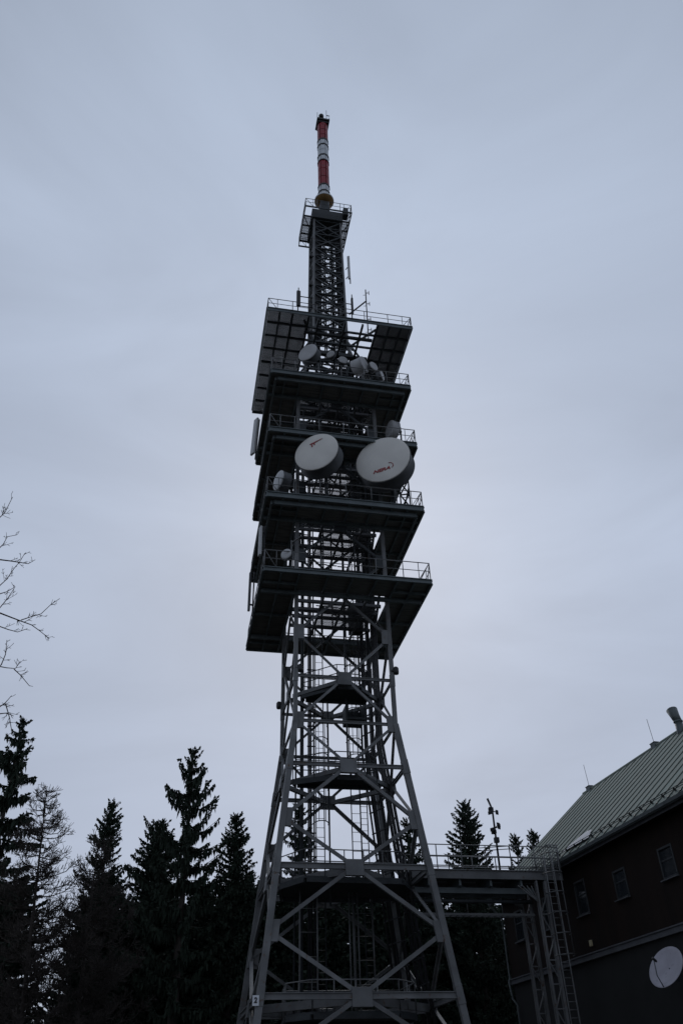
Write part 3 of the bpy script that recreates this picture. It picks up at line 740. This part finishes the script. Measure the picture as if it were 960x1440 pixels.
# roof: two sheets with raised seams
rl_ = math.hypot(1, SL); RN = V((-SL, 0, 1))/rl_; RD = V((1, 0, SL))/rl_; SLEN = RXX*rl_
RY0, RY1 = YN-.4, YE+.25
m = MB()
m.frame(V((0, (RY0+RY1)/2, ZE)) + RD*SLEN/2, RD*SLEN/2, V((0, (RY1-RY0)/2, 0)), RN*.05)
RD2 = V((-1, 0, SL))/rl_; RN2 = V((SL, 0, 1))/rl_
m.frame(V((15.0, (RY0+RY1)/2, ZE)) + RD2*(SLEN/2-.03), RD2*(SLEN/2-.04), V((0, (RY1-RY0)/2, 0)), RN2*.05)
RF = m.build('roof', ROOFM, B)
m = MB(); y = RY0+.02
random.seed(2)
while y < RY1:
    m.frame(V((0, y, ZE)) + RD*(SLEN/2) + RN*.065, RD*(SLEN/2-.02), V((0, .03, 0)), RN*.018 + RN*0); y += .84
m.build('standing_seam', SEAM, RF)
m = MB(); m.tube([(RXX, RY0, ZR+.06), (RXX, RY1, ZR+.06)], .09, 8); m.build('ridge_cap', ROOFM, RF)
m = MB()
for p in (0,):
    m.frame(V((0, RY1+.03, ZE-.06)) + RD*SLEN/2, RD*SLEN/2, V((0, .025, 0)), RN*.12)
m.frame(V((.08, (RY0+RY1)/2, ZE-.16)), V((.02, 0, 0)), V((0, (RY1-RY0)/2, 0)), V((0, 0, .1))); m.build('fascia_board', TRIM, RF)
m = MB(); pr = [(-.02, .0), (-.05, -.10), (-.13, -.14), (-.20, -.10), (-.22, .01)]
for (a, b), (c, d) in zip(pr[:-1], pr[1:]): m.bar(V(((a+c)/2, RY0, ZE-.02+(b+d)/2)), V(((a+c)/2, RY1, ZE-.02+(b+d)/2)), math.hypot(a-c, b-d)+.02, .015, V((-(d-b), 0, (c-a))))
m.build('gutter', FLUE, RF)
m = MB()
m.span(.10, WX, RY0+.05, RY1-.05, ZE-.09, ZE-.06); m.build('soffit', WOOD, RF)
m = MB(); base = V((0, 0, ZE)) + RD*.55
for o_ in (.08, .15): m.tube([base + RN*(o_+.06) + V((0, RY0+.1, 0)), base + RN*(o_+.06) + V((0, RY1-.1, 0))], .016, 5)
y = RY0+.4
while y < RY1:
    m.frame(base + RN*.125 + V((0, y, 0)), RD*.035, V((0, .022, 0)), RN*.075); m.frame(base + RN*.07 - RD*.28 + V((0, y+.25, 0)), RD*.04, V((0, .03, 0)), RN*.03); y += .85
m.build('snow_guard', BLACKM, RF)
for y in (4.6, -3.0):
    m = MB(); m.span(RXX-.14, RXX+.14, y-.22, y+.22, ZR-.1, ZR+.24); m.span(RXX-.17, RXX+.17, y-.25, y+.25, ZR+.24, ZR+.28); v_ = m.build('ridge_vent', FLUE, RF, .02)
    m = MB(); m.tube([(RXX, y, ZR+.28), (RXX-.08, y-.02, ZR+1.65)], .014, 5); m.build('lightning_rod', STEEL, v_)
m = MB(); c = V((7.15, -5.95, ZE+SL*7.15))
m.tube([c - V((0, 0, .4)), c + V((0, 0, .55))], .21, 14); m.lathe([(.21, .55), (.25, .57), (.25, .64), (.21, .66)], Matrix.Translation(c), 14)
m.tube([c + V((0, 0, .62)), c + V((-.02, .10, .95)), c + V((-.02, .22, 1.35))], [.21, .24, .30], 14); m.build('chimney', FLUE, RF)
m = MB(); xx = WX-.12; yy = YE-.02
m.tube([(-.1, YE+.05, ZE-.12), (-.08, YE+.05, ZE-.3), (xx, yy, ZE-1.0), (xx, yy, 7.2), (xx-.1, yy-.05, 7.0), (xx-.12, yy-.3, 6.2), (xx, yy-.5, 5.9), (xx, yy-.5, .2)], .055, 8); m.build('downpipe', FLUE, B)
sp = MB(); random.seed(9); nn_ = 26; vs = []; fs = []
for i in range(nn_+1):
    y = -6.0 + i*2.7/nn_; e = math.sin(math.pi*i/nn_)
    u0, u1 = .60, .60 + e*(1.0+.4*random.random())*(1.15-.6*i/nn_)
    for u, hh in ((u0, .06), ((u0+u1)/2, .06+.08*e), (u1, .055)): vs.append(V((0, y, ZE)) + RD*u + RN*(hh+.07))
for i in range(nn_):
    for j in range(2): fs.append((i*3+j, i*3+j+1, (i+1)*3+j+1, (i+1)*3+j))
sp.add(vs, fs, True); so_ = sp.build('snow_patch', SNOW); so_.location = BO; so_.rotation_euler = (0, 0, YB)
tag(so_, 'small patch of old snow caught behind the snow guard on the green roof', 'snow')
wl = empty('wall_lamp', BW(WX, -4.0, 7.5), YB, 'small cream wall lamp on the dark boards just above the belt course', 'wall lamp')
m = MB(); m.span(-.12, -.02, -.10, .10, -.13, .13); m.build('lamp_cover', CREAM, wl, .03)
m = MB(); m.span(-.02, .0, -.12, .12, -.15, .15); m.build('back_plate', BLACKM, wl)

sd_ = empty('satellite_dish', BW(-.45, -11.0, 5.66), YB, 'round white satellite dish on the dark wall of the building', 'satellite dish')
TM = Matrix.Rotation(R(-163.3), 4, 'Z') @ Matrix.Rotation(R(-29.5), 4, 'Y')
m = MB(); rd = .78
m.lathe([(0, -.16), (rd*.3, -.145), (rd*.6, -.10), (rd*.85, -.04), (rd, 0), (rd*1.015, -.01), (rd*.85, -.06), (rd*.6, -.12), (rd*.3, -.165), (0, -.18)], TM @ RX, 48); m.build('reflector', DISHW, sd_)
m = MB(); f_ = V((.62, .02, -.10))
m.tube([TM @ V((-.02, 0, -rd*.98)), TM @ V((.35, 0, -.55)), TM @ f_], .02, 6); m.build('feed_arm', FLUE, sd_)
m = MB(); m.lathe([(0, .06), (.05, .06), (.05, -.1), (.03, -.16), (0, -.16)], TM @ Matrix.Translation(f_) @ RX, 10); m.build('feed_horn', BLACKM, sd_)
m = MB(); m.bar(TM @ V((-.17, 0, 0)), V((.4, 0, -.1)), .09); m.bar(V((.4, 0, -.1)), V((1.18, 0, -.1)), .08); m.bar(V((.4, 0, .3)), V((.4, 0, -.5)), .07); m.bar(V((.4, 0, .25)), V((1.18, 0, .25)), .05); m.build('wall_bracket', DARK, sd_)

# ------------------------------------------------------------------ trees
rnd = random.Random(1)
def leaf(m, p, d, l, w):
    s = d.cross(V((rnd.uniform(-1, 1), rnd.uniform(-1, 1), rnd.uniform(-1, 1))))
    if s.length < 1e-4: return
    s = s.normalized()*w; q = p + d*l*.45
    b = len(m.v); m.v += [tuple(p), tuple(q+s), tuple(p+d*l), tuple(q-s)]; m.f.append([b, b+1, b+2, b+3]); m.sm.append(False)
def spruce_meshes(seed, H, Rr, spacing, a_top, a_mid, curl, hang, bushy=1., gap=0., bare=.5, power=.75, cap=1.02, lean=0., lw=.085, st=.085):
    rnd.seed(seed); tr = MB(); cr = MB(); lean = V((lean + rnd.uniform(-.008, .008), rnd.uniform(-.015, .015), 1))
    tr.tube([lean*0, lean*(H*.3), lean*(H*.7), lean*H], [.017*H, .013*H, .006*H, .02], 8)
    z = H*.985
    for k in range(26): leaf(cr, lean*(H*(.94+.055*rnd.random())), V((rnd.uniform(-.6, .6), rnd.uniform(-.6, .6), 1)).normalized(), .4, .05)
    while z > bare:
        t = (H-z)/H; n_ = 5 if t < .08 else rnd.choice((5, 6, 7))
        a0 = rnd.uniform(0, 6.28)
        for k in range(n_):
            if rnd.random() < gap*min(1, t*5): continue
            az = a0 + k*6.283/n_ + rnd.uniform(-.35, .35)
            L = Rr*min(cap, (t**power)*1.35)*rnd.uniform(.6, 1.12) + .22
            out = V((math.cos(az), math.sin(az), 0)); sd = V((-out.y, out.x, 0))
            kk = min(1, t/.35); a = a_top*(1-kk) + a_mid*kk + rnd.uniform(-.08, .08); c = curl*rnd.uniform(.6, 1.3)
            zb_ = z + rnd.uniform(-.3, .3)*spacing
            def P(s): return lean*zb_ + out*(L*s) + V((0, 0, L*(a*s + c*max(0, s)**2.4)))
            cr.tube([P(0), P(.5), P(1)], [.045, .03, .01], 3, False, False)
            ns = max(5, int(L/st)); sz = min(1, .35+L/2.5)
            for i in range(ns):
                s = (i+.7)/ns; p = P(s); tg = (P(min(1, s+.05)) - P(max(0, s-.05))).normalized()
                fall = 1-.62*s
                dn = V((rnd.uniform(-.25, .25), rnd.uniform(-.25, .25), -1)).normalized()
                leaf(cr, p + sd*rnd.uniform(-.15, .15), dn, hang*rnd.uniform(.35, 1.15)*(fall*.8+.2)*sz, lw*rnd.uniform(.6, 1.1))
                for sg in (-1, 1):
                    d = (tg*rnd.uniform(.4, 1.1) + sd*sg*rnd.uniform(.5, 1.1) + V((0, 0, rnd.uniform(-.4, .3)))).normalized()
                    l_ = rnd.uniform(.25, .65)*bushy*(fall*.7+.35)*sz
                    leaf(cr, p, d, l_, lw*rnd.uniform(.6, 1.1))
                    if L > .9 and rnd.random() < .75:   # droop from the side spray
                        leaf(cr, p + d*l_*rnd.uniform(.4, .9), V((rnd.uniform(-.25, .25), rnd.uniform(-.25, .25), -1)).normalized(), hang*rnd.uniform(.3, .9)*fall, lw*.8)
            e = (P(1)-P(.9)).normalized()
            leaf(cr, P(.95), e, .26, lw*.7)
            leaf(cr, P(.92), (e + V((0, 0, .9))).normalized(), .22, lw*.6)
        z -= spacing*(.5 + .6*min(1, t*4))*rnd.uniform(.8, 1.2)
    return tr, cr
def spruce(loc, label, group, *a, **k):
    o = empty('spruce_tree', (*loc, 0), 0, label, 'tree', group)
    tr, cr = spruce_meshes(*a, **k); tr.build('trunk', BARK, o); cr.build('crown', NEEDLE, o)
    return o
GS = 'tall spruces standing out against the sky'
#       x, y            label                                                        seed  H    R   spacing top mid curl hang
spruce((-20.6, 48.3), 'tall ragged spruce at the left edge with long drooping branches', GS, 21, 22.2, 4.0, 1.05, .25, -.14, .14, .9, 1.0, .14, lw=.10, power=.8, cap=.62)
spruce((-17.72, 60), 'narrow spruce with a thin bare tip, right of the bare larch', GS, 22, 20.3, 3.0, .46, .6, .1, .25, .5, 1.0, .12)
spruce((-14.6, 62), 'short dense spruce just left of the tallest middle spruce', GS, 23, 19.6, 3.9, .42, .5, .05, .2, .55, 1.1, power=.7)
spruce((-11.0, 56), 'tallest middle spruce with upswept arms and open gaps', GS, 24, 22.8, 5.9, 1.15, .15, -.30, .60, .95, .95, .05, lw=.105, st=.085, power=.9, cap=.62, lean=-.012)
spruce((-8.1, 58), 'slim spruce between the upswept spruce and the tower leg', GS, 25, 18.7, 2.9, .42, .5, .0, .2, .55, 1.1, .05)
spruce((-8.0, 66), 'small spruce top peeping out just left of the tower leg', GS, 26, 16.6, 2.6, .5, .4, .0, .2, .5, 1.0)
spruce((-4.0, 62), 'spruce seen through the left bays of the tower', GS, 27, 20.6, 2.9, .7, .3, -.15, .2, .7, 1.0, .2)
spruce((4.4, 64), 'spruce showing behind the cables on the right of the tower', GS, 28, 19.6, 3.0, .7, .3, -.1, .2, .7, 1.0, .2)
spruce((9.1, 66), 'bushy spruce rising above the footbridge railing', GS, 29, 21.3, 3.5, .5, .5, .1, .25, .45, 1.15, .1, power=.68)
spruce((13.55, 70), 'small spruce beside the roof end, left of the last tree', GS, 30, 19.7, 2.4, .55, .5, .1, .2, .45, .9, .2)
spruce((16.1, 74), 'small spruce top at the roof edge, rightmost tree', GS, 31, 21.0, 2.4, .5, .4, .1, .2, .45, .9, .1)
# the dark wood behind: individual trees from four meshes
protos = []
for i, (sd0, H, Rr) in enumerate(((41, 17.5, 3.5), (42, 18.6, 3.4), (43, 16.5, 3.8), (44, 18, 3.3))):
    tr, cr = spruce_meshes(sd0, H, Rr, .62, .4, -.1, .2, .75, 1.5, .0, .2, lw=.15, st=.15, power=.55)
    protos.append((tr, cr))
rnd2 = random.Random(77); first = [None]*4
spots = []
for y, x0, x1, n_ in ((55, -25, -16, 4), (62, -25, 2, 13), (69, -28, 13, 17), (77, -29, 16, 17)):
    for i in range(n_):
        spots.append((x0 + (x1-x0)*(i+.5)/n_ + rnd2.uniform(-.8, .8), y + rnd2.uniform(-1.5, 1.5), y))
spots = [q for q in spots if not (-.385 < q[0]/q[1] < -.30)]
for j, (x, y, row) in enumerate(spots):
    k = j % 4
    if first[k] is None:
        o = empty('spruce_tree', (0, 0, 0), 0, 'dark spruce merging into the black wood behind the tower', 'tree', 'spruces of the black wood')
        protos[k][0].build('trunk', BARK, o); protos[k][1].build('crown', NEEDLE, o); first[k] = o
    else: o = copy_thing(first[k])
    s = rnd2.uniform(.82, 1.0)*(row/68)**.45*(.94 if x < -10 else .9)
    o.location = (x, y, 0); o.rotation_euler = (0, 0, rnd2.uniform(0, 6.28)); o.scale = (1.0, 1.0, s)

def twigs(m, pts, r0, r1, n_side, ln, lev, gen, rmin=.004):
    """a limb through pts with side twigs"""
    k = len(pts); m.tube(pts, [r0 + (r1-r0)*i/(k-1) for i in range(k)], 4 if lev else 6, False, True)
    if lev >= gen: return
    L = sum((pts[i+1]-pts[i]).length for i in range(k-1))
    for i in range(max(1, int(n_side*L))):
        s = rnd.uniform(.12, .98)*(k-1); j = min(k-2, int(s)); p = pts[j].lerp(pts[j+1], s-j); tg = (pts[j+1]-pts[j]).normalized()
        rv = V((rnd.uniform(-1, 1), rnd.uniform(-1, 1), rnd.uniform(-.6, 1))); rv = (rv - tg*rv.dot(tg)).normalized()
        d = (tg*rnd.uniform(.4, .9) + rv*rnd.uniform(.5, .9)).normalized(); l_ = ln*rnd.uniform(.4, 1.1)*(1.1-.6*s/(k-1))
        q1 = p + d*l_*.5 + V((0, 0, .03*l_)); q2 = p + d*l_ + V((0, 0, .12*l_))
        r = max(rmin, (r0 + (r1-r0)*s/(k-1))*.5)
        twigs(m, [p, q1, q2], r, max(rmin*.8, r*.5), n_side*1.2, ln*.5, lev+1, gen, rmin)
def larch(loc, label, seed, H, Rr, low, ln=0.):
    rnd.seed(seed)
    o = empty('larch_tree', (*loc, 0), 0, label, 'tree', 'bare larches')
    tr = MB(); lean = V((ln, 0, 1)); tr.tube([lean*0, lean*H*.5, lean*H], [.17, .10, .014], 7); tr.build('trunk', TWIG, o)
    m = MB(); z = H*.985
    while z > low:
        t = (H-z)/H; az = rnd.uniform(0, 6.28); L = Rr*min(1, .12 + t*2.1)*rnd.uniform(.5, 1.1)
        d = V((math.cos(az), math.sin(az), 0)); p = lean*z
        pts = [p, p + d*L*.4 - V((0, 0, .02*L)), p + d*L*.75 + V((0, 0, .08*L)), p + d*L + V((0, 0, .34*L))]
        twigs(m, pts, .034, .013, 7.5, .85, 0, 2, .0115)
        z -= rnd.uniform(.05, .14)
    m.build('branches', TWIG, o)
larch((-15.5, 44.5), 'bare larch with fine twigs right of the drooping spruce', 51, 16.6, 2.9, 2.0, -.085)
larch((-13.9, 47.0), 'lower bare larch leaning out right of the taller larch', 52, 14.3, 3.4, 2.0, -.03)
# bare broadleaf tree just outside the left edge; its branch ends reach into view
o = empty('broadleaf_tree', (-10.4, 13.4, 0), 0, 'leafless broadleaf tree reaching thin branches in from the left edge', 'tree')
tr = MB(); tr.tube([(0, 0, -.1), (.05, 0, 3), (-.1, .1, 7), (.1, .05, 11), (.2, 0, 15)], [.26, .2, .15, .09, .02], 10); tr.build('trunk', BARK, o)
LIMBS = [[(-7.0, 11.59), (-6.92, 11.71), (-6.85, 12.12)], [(-6.82, 10.84), (-6.77, 10.92), (-6.73, 11.1), (-6.54, 11.14)],
 [(-6.76, 10.55), (-6.54, 10.51), (-6.35, 10.47), (-6.17, 10.43), (-6.05, 10.52)], [(-6.62, 9.94), (-6.51, 10.09), (-6.43, 10.32), (-6.35, 10.48), (-6.29, 10.68)],
 [(-6.48, 9.34), (-6.25, 9.24), (-6.04, 9.15), (-5.82, 9.06), (-5.63, 8.92), (-5.43, 8.76)], [(-6.04, 9.17), (-5.85, 9.24), (-5.69, 9.29), (-5.54, 9.49), (-5.4, 9.61)],
 [(-6.41, 9.05), (-6.24, 8.98), (-6.05, 8.92), (-5.89, 8.98)], [(-6.22, 8.23), (-6.09, 8.2), (-5.93, 8.18), (-5.86, 8.32)], [(-5.95, 8.17), (-5.8, 8.04), (-5.6, 7.83)],
 [(-6.2, 8.26), (-6.17, 8.47), (-6.21, 8.76)], [(-6.04, 7.46), (-5.96, 7.53), (-5.88, 7.66)], [(-6.01, 7.33), (-5.89, 7.34), (-5.76, 7.28)], [(-5.95, 7.51), (-5.82, 7.24), (-5.7, 6.92)],
 [(-6.5, 9.45), (-6.39, 9.67), (-6.31, 9.91)], [(-6.57, 9.76), (-6.45, 9.8), (-6.33, 9.89)]]
rnd.seed(61); m = MB(); org = V((-10.4, 13.4, 0))
FORK = {5: (4, 2), 8: (7, 2)}
for i, lb in enumerate(LIMBS):
    k0 = 1 + ((i*37) % 11 - 5)*.012
    if i in FORK: k0 = 1 + ((FORK[i][0]*37) % 11 - 5)*.012
    pts = [V((x*k, 13*k, 1.7+(z-1.7)*k)) - org for j, (x, z) in enumerate(lb) for k in (k0*(1 + .006*j),)]
    r0 = .014 if i in (2, 4) else .0095
    if i not in FORK:
        p = pts[0]; base = V((.02, .05, max(2.6, p.z - 2.0 - .35*(i % 3))))
        mid = base.lerp(p, .55) + V((0, 0, .22))
        pre = [base, base.lerp(mid, .5) + V((0, 0, .1)), mid, p]
        twigs(m, pre, .045, r0*1.1, 1.2, .5, 1, 3)
    twigs(m, pts, r0, .005, 12., .22, 0, 2, .0045)
for i in range(26):   # the rest of the crown, outside the picture
    az = rnd.uniform(1.2, 5.2); z = rnd.uniform(4, 13); L = rnd.uniform(1.8, 3.6)*(1-.4*z/15); d = V((math.cos(az), math.sin(az), 0)); p = V((0, 0, z))
    twigs(m, [p, p + d*L*.4 + V((0, 0, .3*L)), p + d*L*.75 + V((0, 0, .5*L)), p + d*L + V((0, 0, .8*L))], .04, .008, 3., .7, 0, 2)
m.build('branches', TWIG, o)
